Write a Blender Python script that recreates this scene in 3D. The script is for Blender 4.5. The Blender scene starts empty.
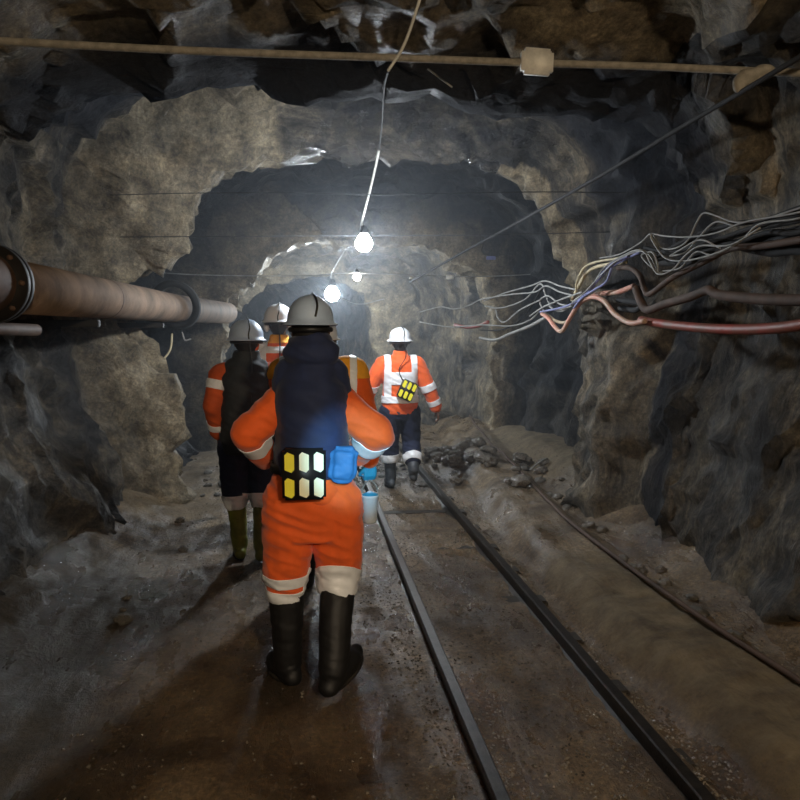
import bpy, bmesh, math, random
from mathutils import Vector, Matrix, noise, Quaternion
random.seed(7)
C = bpy.context.scene.collection
SC = bpy.context.scene
V = Vector
PI = math.pi
# ------------------------------------------------------------------ camera
F = 760.0
CAM = V((0, 0, 1.65))
cam_d = bpy.data.cameras.new('camera'); cam = bpy.data.objects.new('camera', cam_d); C.objects.link(cam)
cam_d.sensor_width = 36; cam_d.lens = 36 * F / 800; cam_d.clip_start = .05
YAW = math.atan(95 / F); PITCH = math.atan(65 / F)
cam.location = CAM; cam.rotation_euler = (PI / 2 - PITCH, 0, -YAW)
SC.camera = cam
RM = cam.rotation_euler.to_matrix()
def ray(px, py): return RM @ V(((px - 400) / F, (400 - py) / F, -1))
def P(px, py, Y):
    d = ray(px, py); return CAM + d * (Y / d.y)
def G(px, py, z=0.0):
    d = ray(px, py); return CAM + d * ((z - CAM.z) / d.z)
def PX(px, py, X):
    d = ray(px, py); return CAM + d * (X / d.x)

# ------------------------------------------------------------------ object helpers
def link(name, me, mat=None, parent=None):
    o = bpy.data.objects.new(name, me); C.objects.link(o)
    if mat: me.materials.append(mat)
    if parent: o.parent = parent
    return o
def obj(name, bm, mat=None, parent=None, smooth=True):
    bmesh.ops.recalc_face_normals(bm, faces=bm.faces[:])
    me = bpy.data.meshes.new(name); bm.to_mesh(me); bm.free()
    if smooth:
        for p in me.polygons: p.use_smooth = True
    return link(name, me, mat, parent)
def tag(o, label, cat, group=None, kind=None):
    if label: o['label'] = label
    if cat: o['category'] = cat
    if group: o['group'] = group
    if kind: o['kind'] = kind
    return o
def thing(name, label, cat, loc=(0, 0, 0), rz=0, group=None):
    o = bpy.data.objects.new(name, None); C.objects.link(o)
    o.empty_display_size = .1
    o.location = loc; o.rotation_euler = (0, 0, rz)
    return tag(o, label, cat, group)

# ------------------------------------------------------------------ mesh helpers
def catmull(pts, n):
    pts = [V(p) for p in pts]
    if len(pts) == 2: return [pts[0].lerp(pts[1], i / n) for i in range(n + 1)]
    out = []; L = len(pts)
    seg = max(1, n // (L - 1))
    for i in range(L - 1):
        p0 = pts[max(i - 1, 0)]; p1 = pts[i]; p2 = pts[i + 1]; p3 = pts[min(i + 2, L - 1)]
        if i == 0: p0 = p1 * 2 - p2
        if i == L - 2: p3 = p2 * 2 - p1
        for k in range(seg):
            t = k / seg
            out.append(.5 * ((2 * p1) + (p2 - p0) * t + (2 * p0 - 5 * p1 + 4 * p2 - p3) * t * t + (3 * p1 - p0 - 3 * p2 + p3) * t ** 3))
    out.append(pts[-1]); return out
def tube(bm, pts, radii, seg=12, cap=True):
    pts = [V(p) for p in pts]; n = len(pts)
    if not isinstance(radii, (list, tuple)): radii = [radii] * n
    if len(radii) != n:
        m = len(radii)
        rr = []
        for i in range(n):
            t = i / (n - 1) * (m - 1); a = min(int(t), m - 2); rr.append(radii[a] + (radii[a + 1] - radii[a]) * (t - a))
        radii = rr
    tan = []
    for i in range(n):
        a = pts[max(i - 1, 0)]; b = pts[min(i + 1, n - 1)]; d = b - a
        tan.append(d.normalized() if d.length > 1e-9 else V((0, 0, 1)))
    u = tan[0].orthogonal().normalized(); rings = []
    for i in range(n):
        u = (u - tan[i] * u.dot(tan[i]))
        u = u.normalized() if u.length > 1e-6 else tan[i].orthogonal().normalized()
        w = tan[i].cross(u)
        rings.append([bm.verts.new(pts[i] + (u * math.cos(2 * PI * k / seg) + w * math.sin(2 * PI * k / seg)) * radii[i]) for k in range(seg)])
    for a, b in zip(rings, rings[1:]):
        for k in range(seg): bm.faces.new((a[k], a[(k + 1) % seg], b[(k + 1) % seg], b[k]))
    if cap:
        for r, d in ((rings[0], -1), (rings[-1], 1)):
            i = 0 if d < 0 else -1
            c = bm.verts.new(pts[i] + tan[i] * d * radii[i] * .45)
            for k in range(seg): bm.faces.new((r[k], r[(k + 1) % seg], c))
    return bm
def limb(bm, pts, radii, seg=14, n=6):
    """rounded limb: dense smooth path with end spheres"""
    path = []; rad = []
    for i in range(len(pts) - 1):
        for k in range(n):
            t = k / n; path.append(V(pts[i]).lerp(V(pts[i + 1]), t)); rad.append(radii[i] + (radii[i + 1] - radii[i]) * t)
    path.append(V(pts[-1])); rad.append(radii[-1])
    tube(bm, path, rad, seg)
    for p, r in zip(pts, radii): ball(bm, p, (r * .99,) * 3)
def ball(bm, c, r, u=14, v=9, rot=None):
    if not isinstance(r, (tuple, list)): r = (r,) * 3
    m = Matrix.Translation(V(c)) @ (rot.to_4x4() if rot else Matrix()) @ Matrix.Diagonal((r[0], r[1], r[2], 1))
    bmesh.ops.create_uvsphere(bm, u_segments=u, v_segments=v, radius=1, matrix=m)
def box(bm, c, s, rot=None, bev=0.0):
    m = Matrix.Translation(V(c)) @ (rot.to_4x4() if rot else Matrix()) @ Matrix.Diagonal((s[0], s[1], s[2], 1))
    r = bmesh.ops.create_cube(bm, size=1, matrix=m)
    if bev:
        es = list({e for v in r['verts'] for e in v.link_edges})
        bmesh.ops.bevel(bm, geom=es, offset=bev, segments=2, affect='EDGES')
def loft(bm, rings, seg=28, pw=2.3):
    """rings: (z, cx, cy, rx, ry)"""
    R = []
    for z, cx, cy, rx, ry in rings:
        r = []
        for k in range(seg):
            a = 2 * PI * k / seg; c, s = math.cos(a), math.sin(a)
            r.append(bm.verts.new((cx + rx * math.copysign(abs(c) ** (2 / pw), c), cy + ry * math.copysign(abs(s) ** (2 / pw), s), z)))
        R.append(r)
    for a, b in zip(R, R[1:]):
        for k in range(seg): bm.faces.new((a[k], a[(k + 1) % seg], b[(k + 1) % seg], b[k]))
    for r, i in ((R[0], 0), (R[-1], -1)):
        z, cx, cy, rx, ry = rings[i]
        c = bm.verts.new((cx, cy, z))
        for k in range(seg): bm.faces.new((r[k], r[(k + 1) % seg], c))
def dense(rings, n=4):
    out = []
    for a, b in zip(rings, rings[1:]):
        for k in range(n):
            t = k / n; t2 = t * t * (3 - 2 * t); out.append((a[0] + (b[0] - a[0]) * t,) + tuple(a[j] + (b[j] - a[j]) * t2 for j in range(1, 5)))
    out.append(rings[-1]); return out
def remeshed(bm, voxel, smooth=4, wr=0.0, wscale=9.0, seed=0, tri=None):
    bmesh.ops.recalc_face_normals(bm, faces=bm.faces[:])
    me = bpy.data.meshes.new('tmp'); bm.to_mesh(me); bm.free()
    o = bpy.data.objects.new('tmp', me); C.objects.link(o)
    m = o.modifiers.new('r', 'REMESH'); m.mode = 'VOXEL'; m.voxel_size = voxel
    s = o.modifiers.new('s', 'SMOOTH'); s.factor = .5; s.iterations = smooth
    dg = bpy.context.evaluated_depsgraph_get()
    me2 = bpy.data.meshes.new_from_object(o.evaluated_get(dg))
    bpy.data.objects.remove(o); bpy.data.meshes.remove(me)
    b = bmesh.new(); b.from_mesh(me2); bpy.data.meshes.remove(me2)
    if wr:
        b.normal_update(); sh = V((seed * 7.3, seed * 3.1, seed))
        for v in b.verts:
            p = v.co
            q = V((p.x * wscale, p.y * wscale, p.z * wscale * .8)) + sh
            q2 = V((p.x * wscale * .9 + p.z * 5, p.y * wscale * .9, p.z * wscale * 2.2 + p.x * 6)) + sh
            f = noise.noise(q) + .8 * (1 - 2.2 * abs(noise.noise(q2)))
            v.co = p + v.normal * wr * f
        b.normal_update()
    return b
def band_from(src, planes, off=.006, th=.004, pred=None):
    """a strip cut from a garment mesh between planes, lifted along the normals"""
    b = src.copy()
    for co, no in planes:
        g = b.verts[:] + b.edges[:] + b.faces[:]
        bmesh.ops.bisect_plane(b, geom=g, plane_co=V(co), plane_no=V(no), clear_inner=True, dist=1e-6)
    if pred:
        dl = [f for f in b.faces if not pred(f.calc_center_median())]
        bmesh.ops.delete(b, geom=dl, context='FACES')
    b.normal_update()
    outs = [(v, v.co + v.normal * off) for v in b.verts]
    for v, c in outs: v.co = c
    if b.faces: bmesh.ops.solidify(b, geom=b.faces[:], thickness=th)
    return b

# ------------------------------------------------------------------ materials
def newmat(name):
    m = bpy.data.materials.new(name); m.use_nodes = True
    nt = m.node_tree; return m, nt, nt.nodes['Principled BSDF']
def nd(nt, t, **k):
    n = nt.nodes.new(t)
    for a, b in k.items(): setattr(n, a, b)
    return n
def ramp(nt, fac, stops):
    r = nd(nt, 'ShaderNodeValToRGB'); e = r.color_ramp.elements
    e[0].position, e[0].color = stops[0][0], tuple(stops[0][1]) + (1,)
    e[1].position, e[1].color = stops[-1][0], tuple(stops[-1][1]) + (1,)
    for p, c in stops[1:-1]:
        x = e.new(p); x.color = tuple(c) + (1,)
    nt.links.new(fac, r.inputs['Fac']); return r.outputs['Color']
def nz(nt, vec, scale, detail=6, rough=.6, dist=0.0):
    n = nd(nt, 'ShaderNodeTexNoise'); n.inputs['Scale'].default_value = scale
    n.inputs['Detail'].default_value = detail; n.inputs['Roughness'].default_value = rough; n.inputs['Distortion'].default_value = dist
    nt.links.new(vec, n.inputs['Vector']); return n.outputs['Fac']
def mixc(nt, f, a, b, bt='MIX'):
    m = nd(nt, 'ShaderNodeMix', data_type='RGBA', blend_type=bt)
    for s, x in (('Factor', f), ('A', a), ('B', b)):
        i = {'Factor': m.inputs[0], 'A': m.inputs[6], 'B': m.inputs[7]}[s]
        if isinstance(x, (int, float)): i.default_value = x
        elif isinstance(x, tuple): i.default_value = x + (1,)
        else: nt.links.new(x, i)
    return m.outputs[2]
def mth(nt, op, a, b=0.0, clamp=False):
    m = nd(nt, 'ShaderNodeMath', operation=op, use_clamp=clamp)
    for i, x in enumerate((a, b)):
        if isinstance(x, (int, float)): m.inputs[i].default_value = x
        else: nt.links.new(x, m.inputs[i])
    return m.outputs[0]
def bump(nt, bs, h, strength, dist, prev=None):
    b = nd(nt, 'ShaderNodeBump'); b.inputs['Strength'].default_value = strength; b.inputs['Distance'].default_value = dist
    nt.links.new(h, b.inputs['Height'])
    if prev: nt.links.new(prev, b.inputs['Normal'])
    nt.links.new(b.outputs[0], bs.inputs['Normal']); return b.outputs[0]
def mapping(nt, scale=(1, 1, 1), rot=(0, 0, 0)):
    tc = nd(nt, 'ShaderNodeTexCoord'); mp = nd(nt, 'ShaderNodeMapping')
    mp.inputs['Scale'].default_value = scale; mp.inputs['Rotation'].default_value = rot
    nt.links.new(tc.outputs['Object'], mp.inputs['Vector']); return mp.outputs[0]

def rock_mat(name, streak, tan_gain=1.0, gain=1.0):
    m, nt, bs = newmat(name)
    v = mapping(nt); vs = mapping(nt, *streak)
    a = nz(nt, v, 1.1, 8, .65, .6)
    col = ramp(nt, a, [(p_, tuple(c_ * gain for c_ in q_)) for p_, q_ in [(.30, (.010, .010, .011)), (.42, (.036, .034, .033)), (.52, (.082, .073, .060)), (.62, (.15, .125, .09)), (.78, (.22, .18, .125))]])
    s = nz(nt, vs, 3.0, 7, .7, 1.2)
    sc = ramp(nt, s, [(.36, (.12, .12, .13)), (.5, (.75, .75, .75)), (.64, (1.9, 1.8, 1.65))])
    col = mixc(nt, .85, col, sc, 'MULTIPLY')
    at = nd(nt, 'ShaderNodeAttribute', attribute_name='tan')
    tn = ramp(nt, nz(nt, v, 4, 6, .7), [(.32, (.07, .055, .036)), (.45, (.22, .175, .11)), (.58, (.38, .31, .20)), (.72, (.52, .44, .31))])
    tf = mth(nt, 'MULTIPLY', mth(nt, 'ADD', at.outputs['Fac'], mth(nt, 'SUBTRACT', mth(nt, 'MULTIPLY', nz(nt, v, 2.6, 5, .7, .5), 1.6), 1.0), True), tan_gain, True)
    col = mixc(nt, tf, col, tn)
    ad = nd(nt, 'ShaderNodeAttribute', attribute_name='dark_shade')
    col = mixc(nt, mth(nt, 'MULTIPLY', ad.outputs['Fac'], .93), col, (.013, .015, .021))  # dark rock and shade of unlit recesses, both painted into the colour
    fn = ramp(nt, nz(nt, v, 24, 8, .85), [(.36, (.35,) * 3), (.5, (.95,) * 3), (.64, (1.8, 1.75, 1.65))])
    col = mixc(nt, .8, col, fn, 'MULTIPLY')
    nt.links.new(col, bs.inputs['Base Color'])
    rg = ramp(nt, nz(nt, v, 2.2, 4, .6), [(.36, (.34,) * 3), (.50, (.70,) * 3), (.7, (.92,) * 3)])
    rg = mth(nt, 'ADD', rg, mth(nt, 'MULTIPLY', ad.outputs['Fac'], .22), True)
    aw = nd(nt, 'ShaderNodeAttribute', attribute_name='wet')
    rg = mth(nt, 'SUBTRACT', rg, mth(nt, 'MULTIPLY', aw.outputs['Fac'], .5), True); rg = mth(nt, 'MAXIMUM', rg, .16)
    nt.links.new(rg, bs.inputs['Roughness']); bs.inputs['Specular IOR Level'].default_value = .35
    b1 = bump(nt, bs, nz(nt, vs, 2.4, 10, .72, 1.0), .9, .10)
    vo = nd(nt, 'ShaderNodeTexVoronoi', feature='DISTANCE_TO_EDGE'); vo.inputs['Scale'].default_value = 2.3
    wv = nd(nt, 'ShaderNodeVectorMath', operation='ADD'); nn = nd(nt, 'ShaderNodeTexNoise'); nn.inputs['Scale'].default_value = 2.0
    nt.links.new(v, nn.inputs['Vector']); nt.links.new(nn.outputs['Color'], wv.inputs[1]); nt.links.new(vs, wv.inputs[0]); nt.links.new(wv.outputs[0], vo.inputs['Vector'])
    cr = ramp(nt, vo.outputs['Distance'], [(0, (0,) * 3), (.05, (1,) * 3)])
    b2 = bump(nt, bs, cr, .25, .03, b1)
    b3 = bump(nt, bs, nz(nt, v, 20, 8, .8), .9, .025, b2)
    bump(nt, bs, nz(nt, vs, 55, 4, .7), .5, .006, b3)
    return m
M = {}
M['rock_l'] = rock_mat('rock left', ((1, .55, 1.3), (.5, 0, 0)))
M['rock_r'] = rock_mat('rock right', ((1, 1.8, .35), (-.22, 0, 0)), gain=1.25)
M['rock_c'] = rock_mat('rock roof', ((.45, 1.3, 1), (0, 0, .35)))

def floor_mat():
    m, nt, bs = newmat('muddy floor'); v = mapping(nt); vs = mapping(nt, (2.2, .7, 1), (0, 0, .05))
    a = nz(nt, v, 1.5, 8, .65, .4)
    col = ramp(nt, a, [(.3, (.034, .022, .012)), (.44, (.090, .060, .032)), (.56, (.17, .122, .072)), (.72, (.30, .235, .155))])
    g = nz(nt, v, 38, 6, .8)
    col = mixc(nt, .8, col, ramp(nt, g, [(.34, (.35,) * 3), (.5, (.9,) * 3), (.66, (1.9, 1.8, 1.65))]), 'MULTIPLY')
    at = nd(nt, 'ShaderNodeAttribute', attribute_name='tan')
    sand = ramp(nt, nz(nt, v, 5, 8, .7), [(.3, (.07, .052, .030)), (.55, (.20, .155, .09)), (.8, (.30, .24, .15))])
    tf = mth(nt, 'ADD', mth(nt, 'MULTIPLY', at.outputs['Fac'], 1.5), mth(nt, 'SUBTRACT', nz(nt, v, 2.5, 5, .6), 1.0), True)
    col = mixc(nt, tf, col, sand)
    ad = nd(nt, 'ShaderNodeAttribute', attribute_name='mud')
    col = mixc(nt, mth(nt, 'MULTIPLY', ad.outputs['Fac'], .75), col, (.030, .028, .020))  # dark mud by the left wall, with a worker's shadow painted in
    nt.links.new(col, bs.inputs['Base Color'])
    wet = mth(nt, 'ADD', nz(nt, vs, 1.6, 5, .6), mth(nt, 'MULTIPLY', tf, .35))
    nt.links.new(ramp(nt, wet, [(.40, (.16,) * 3), (.50, (.42,) * 3), (.62, (.85,) * 3)]), bs.inputs['Roughness'])
    b1 = bump(nt, bs, nz(nt, vs, 3, 8, .7, .5), .7, .06)
    vo = nd(nt, 'ShaderNodeTexVoronoi'); vo.inputs['Scale'].default_value = 30; nt.links.new(v, vo.inputs['Vector'])
    b2 = bump(nt, bs, vo.outputs['Distance'], .3, .008, b1)
    bump(nt, bs, g, .8, .012, b2)
    return m
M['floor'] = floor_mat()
def simple(name, col, rough=.6, metal=0.0, var=.25, scale=12, bmp=.2, bd=.004, col2=None, emis=None, es=0, coat=0, sheen=0):
    m, nt, bs = newmat(name); v = mapping(nt)
    n = nz(nt, v, scale, 5, .6)
    c2 = col2 or tuple(c * (1 - var) for c in col)
    nt.links.new(ramp(nt, n, [(.35, c2), (.65, col)]), bs.inputs['Base Color'])
    bs.inputs['Roughness'].default_value = rough; bs.inputs['Metallic'].default_value = metal
    if coat: bs.inputs['Coat Weight'].default_value = coat
    if sheen: bs.inputs['Sheen Weight'].default_value = sheen
    if bmp: bump(nt, bs, nz(nt, v, scale * 4, 4, .6), bmp, bd)
    if emis: bs.inputs['Emission Color'].default_value = emis + (1,); bs.inputs['Emission Strength'].default_value = es
    return m
M['stone'] = simple('loose stone', (.17, .155, .13), .55, var=.75, scale=14, bmp=.6, bd=.01)
M['stone_wet'] = simple('wet stone', (.24, .21, .17), .22, var=.8, scale=10, bmp=.7, bd=.012)
M['orange'] = simple('orange work fabric', (.90, .125, .012), .8, var=.22, scale=7, bmp=.25, sheen=.2)
M['orange_dk'] = simple('dirty orange fabric', (.70, .11, .02), .85, var=.35, scale=6, bmp=.25)
M['amber'] = simple('amber fabric', (.95, .42, .03), .8, var=.15, bmp=.2)
M['navy'] = simple('navy fabric', (.014, .026, .085), .8, var=.45, scale=6, bmp=.3, sheen=.1)
M['navy_pants'] = simple('navy trousers fabric', (.012, .018, .05), .85, var=.4, bmp=.3)
M['charcoal'] = simple('charcoal fabric', (.028, .032, .034), .85, var=.4, bmp=.3)
M['blue_pouch'] = simple('blue pouch fabric', (.03, .17, .42), .7, var=.3, bmp=.2)
M['reflect'] = simple('silver reflective tape', (.88, .9, .93), .35, var=.06, scale=40, bmp=.1, bd=.001)
M['boot_black'] = simple('black rubber', (.008, .008, .009), .6, var=.4, bmp=.15)
M['boot_grey'] = simple('muddy grey rubber', (.075, .085, .095), .5, var=.5, bmp=.2)
M['boot_olive'] = simple('olive rubber', (.20, .21, .025), .5, var=.35, bmp=.15)
M['sole'] = simple('muddy sole', (.03, .024, .017), .8, var=.5)
M['helmet'] = simple('white helmet plastic', (.80, .82, .85), .35, var=.06, bmp=.03, coat=.3)
M['helmet_old'] = simple('scuffed white helmet', (.48, .60, .78), .45, var=.18, scale=5, bmp=.05)
M['black_plastic'] = simple('black plastic', (.012, .012, .012), .45, var=.3, bmp=.05)
M['pad_yellow'] = simple('yellow reflective pad', (.93, .85, .04), .45, var=.05, bmp=.02)
M['pad_pale'] = simple('pale yellow reflective pad', (.95, .92, .62), .45, var=.05, bmp=.02)
M['skin'] = simple('brown skin', (.16, .082, .05), .55, var=.15, scale=20, bmp=.1, bd=.001)
M['eye'] = simple('eye', (.8, .8, .78), .2, bmp=0)
M['hair'] = simple('dark hair', (.010, .008, .007), .7, bmp=.5, scale=60)
M['glove_blue'] = simple('blue glove rubber', (.03, .36, .62), .5, var=.2, bmp=.1)
M['glove_green'] = simple('pale green glove', (.38, .66, .45), .7, var=.2, bmp=.2)
M['bucket'] = simple('white plastic', (.75, .80, .84), .4, var=.08, bmp=.03)
M['pipe'] = simple('rusty brown pipe', (.23, .15, .095), .8, var=.6, scale=3.5, bmp=.5, bd=.008)
M['pipe_dark'] = simple('black flange iron', (.010, .008, .007), .6, var=.5, bmp=.3)
M['rust'] = simple('rusty steel', (.11, .060, .036), .7, var=.5, scale=9, bmp=.4)
M['rubber'] = simple('black rubber belt', (.008, .008, .008), .85, var=.4, bmp=.2)
M['rail_side'] = simple('rusted rail steel', (.040, .034, .028), .42, metal=.5, var=.7, scale=18, bmp=.4)
M['rope'] = simple('dusty cable sheath', (.32, .29, .235), .8, var=.4, scale=25, bmp=.5)
M['wire_white'] = simple('white flex', (.72, .72, .66), .5, var=.25, bmp=.05)
M['wire_grey'] = simple('dusty grey wire', (.33, .33, .31), .6, var=.4, scale=10, bmp=.1)
M['wire_dark'] = simple('black cable sheath', (.014, .014, .015), .85, var=.5, bmp=.1)
M['wire_blue'] = simple('blue grey wire', (.19, .21, .42), .55, var=.3, bmp=.1)
M['wire_cream'] = simple('cream wire', (.58, .49, .30), .6, var=.3, bmp=.1)
M['hose_brown'] = simple('brown rubber hose', (.10, .058, .038), .8, var=.5, scale=6, bmp=.2)
M['hose_red'] = simple('faded red hose', (.34, .05, .032), .55, var=.3, scale=3, bmp=.15, col2=(.19, .085, .055))
M['hose_tan'] = simple('dusty tan hose', (.42, .33, .22), .6, var=.3, scale=6, bmp=.15)
M['hose_pink'] = simple('dusty pink hose', (.58, .22, .16), .55, var=.3, scale=4, bmp=.15, col2=(.45, .32, .23))
M['timber'] = simple('pale block', (.92, .89, .80), .7, var=.3, scale=14, bmp=.3)
def bulb_mat(name, col, s):
    m, nt, bs = newmat(name); bs.inputs['Base Color'].default_value = (.9, .9, .9, 1)
    bs.inputs['Emission Color'].default_value = col + (1,); bs.inputs['Emission Strength'].default_value = s; return m

# ------------------------------------------------------------------ tunnel shell
def sstep(a, b, x):
    t = max(0, min(1, (x - a) / (b - a))); return t * t * (3 - 2 * t)
NEAR = [(-1.45, -.3), (-1.82, .6), (-2.22, 1.4), (-2.40, 2.3), (-2.05, 3.0), (-.9, 3.50), (1.0, 3.55), (2.35, 3.40), (2.98, 2.65), (3.05, 1.6), (2.85, .6), (2.65, -.3)]
def mod(base, **k):
    b = list(base)
    for i, p in k.items(): b[int(i[1:])] = p
    return b
PRE = [(-1.40, -.3), (-1.75, .6), (-2.10, 1.4), (-2.25, 2.3), (-1.95, 3.2), (-.9, 3.9), (1.0, 4.0), (2.4, 3.8), (3.1, 2.9), (3.05, 1.6), (2.9, .6), (2.7, -.3)]
PIL = mod(PRE, p8=(2.75, 2.8), p9=(2.62, 1.7), p10=(2.60, .7), p11=(2.50, -.3), p7=(2.45, 3.5))
RIM1 = [(-1.02, -.3), (-1.25, .6), (-1.42, 1.4), (-1.80, 1.98), (-1.22, 2.45), (-.72, 3.22), (.9, 3.46), (2.0, 3.40), (2.50, 2.9), (2.95, 1.8), (3.10, .8), (3.05, -.3)]
BAY1 = [(-1.45, -.3), (-1.85, .6), (-2.05, 1.4), (-2.15, 2.2), (-1.75, 3.0), (-.8, 3.7), (1.0, 3.85), (2.3, 3.6), (3.2, 2.9), (3.45, 1.8), (3.35, .8), (3.15, -.3)]
RIM2 = [(-1.00, -.3), (-1.12, .6), (-1.22, 1.4), (-1.18, 1.95), (-.85, 2.45), (-.25, 2.88), (.7, 3.02), (1.8, 2.98), (2.5, 2.62), (2.84, 1.9), (2.88, .8), (2.8, -.3)]
BAY2 = [(-1.3, -.3), (-1.6, .6), (-1.7, 1.4), (-1.6, 2.2), (-1.2, 2.8), (-.4, 3.2), (.7, 3.35), (1.8, 3.25), (2.6, 2.8), (2.9, 1.9), (2.85, .8), (2.7, -.3)]
B3 = [(-1.4, -.3), (-1.6, .6), (-1.7, 1.4), (-1.6, 2.1), (-1.3, 2.6), (-.6, 3.0), (.4, 3.1), (1.4, 3.0), (2.0, 2.6), (2.2, 1.8), (2.25, .8), (2.2, -.3)]
RIM3 = [(-1.6, -.3), (-1.7, .6), (-1.7, 1.2), (-1.5, 1.8), (-1.2, 2.2), (-.7, 2.6), (0, 2.75), (.6, 2.75), (1.1, 2.5), (1.3, 1.8), (1.35, .8), (1.35, -.3)]
def shift(b, dx, s=1.0): return [(x * s + dx, z) for x, z in b]
ST = [(-6, NEAR), (-2, NEAR), (2, NEAR), (3.6, NEAR), (4.5, NEAR), (5.45, mod(NEAR, p4=(-1.9, 2.95), p5=(-.9, 3.22), p6=(1.0, 3.24), p7=(2.3, 3.12))),
      (5.75, PRE), (6.15, PRE), (6.4, PIL), (7.0, PIL), (7.3, mod(PRE, p7=(2.45, 3.5), p8=(2.75, 2.8), p9=(3.1, 1.7), p10=(3.2, .7), p11=(3.1, -.3), p0=(-1.45, -.3), p3=(-2.2, 2.2))), (7.65, RIM1), (8.05, mod(RIM1, p3=(-1.84, 2.0))), (8.35, BAY1), (9.8, BAY1), (11.2, BAY1), (11.45, RIM2), (11.9, RIM2),
      (12.3, BAY2), (13.4, mod(BAY2, p8=(2.4, 2.7), p9=(2.7, 1.8), p10=(2.7, .8))), (14.7, B3), (15.0, RIM3), (15.5, RIM3), (16.2, shift(B3, -.9)), (18, shift(B3, -1.6)), (20, shift(RIM3, -3.0)), (22, shift(RIM3, -4.6)), (22.6, shift(RIM3, -5.5, .1))]
TANY = {5: .25, 6: .0, 10: .45, 11: 1.0, 12: .9, 13: .1, 14: .05, 15: .05, 16: 1.0, 17: .9, 18: .3, 19: .28, 20: .28, 21: .9, 22: .8}
SHADEY = {5: .35, 6: .95, 7: .9, 8: .5, 13: .9, 14: .85, 15: .9, 16: 0, 17: 0, 18: 0, 19: 0, 20: 0, 21: 0}  # per station: shade of roof lip and recesses put into the rock colour
def fr(p, s, o=4):
    return noise.fractal(p * s, 1.0, 2.0, o)
def rock_disp(p, amp=1.0):
    a = .10 * fr(p + V((3, 1, 8)), .8, 3)
    q = V((p.x * 1.2 + p.z * .7, p.y * .9 + p.z * .5, p.z * 1.6 - p.y * .35))
    a += .050 * (1 - 2.4 * abs(noise.noise(q * 1.15 + V((9, 2, 4)))))
    for sc, tl, gr in ((1.25, .15, .04), (3.3, .17, .015)):
        w = p * sc + noise.noise_vector(p * sc * .8) * .35
        w.y *= .75
        d, pt = noise.voronoi(w)
        dr = noise.cell_vector(pt[0] * 17.3)
        a += tl * (w - pt[0]).dot(dr) / sc * 1.3
        a += gr * min(1.0, (d[1] - d[0]) * 6) - gr * .7
    a += .022 * fr(p, 6.5, 4) + .022 * (1 - 2 * abs(noise.noise(q * 4.2)))
    return a * amp
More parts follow.
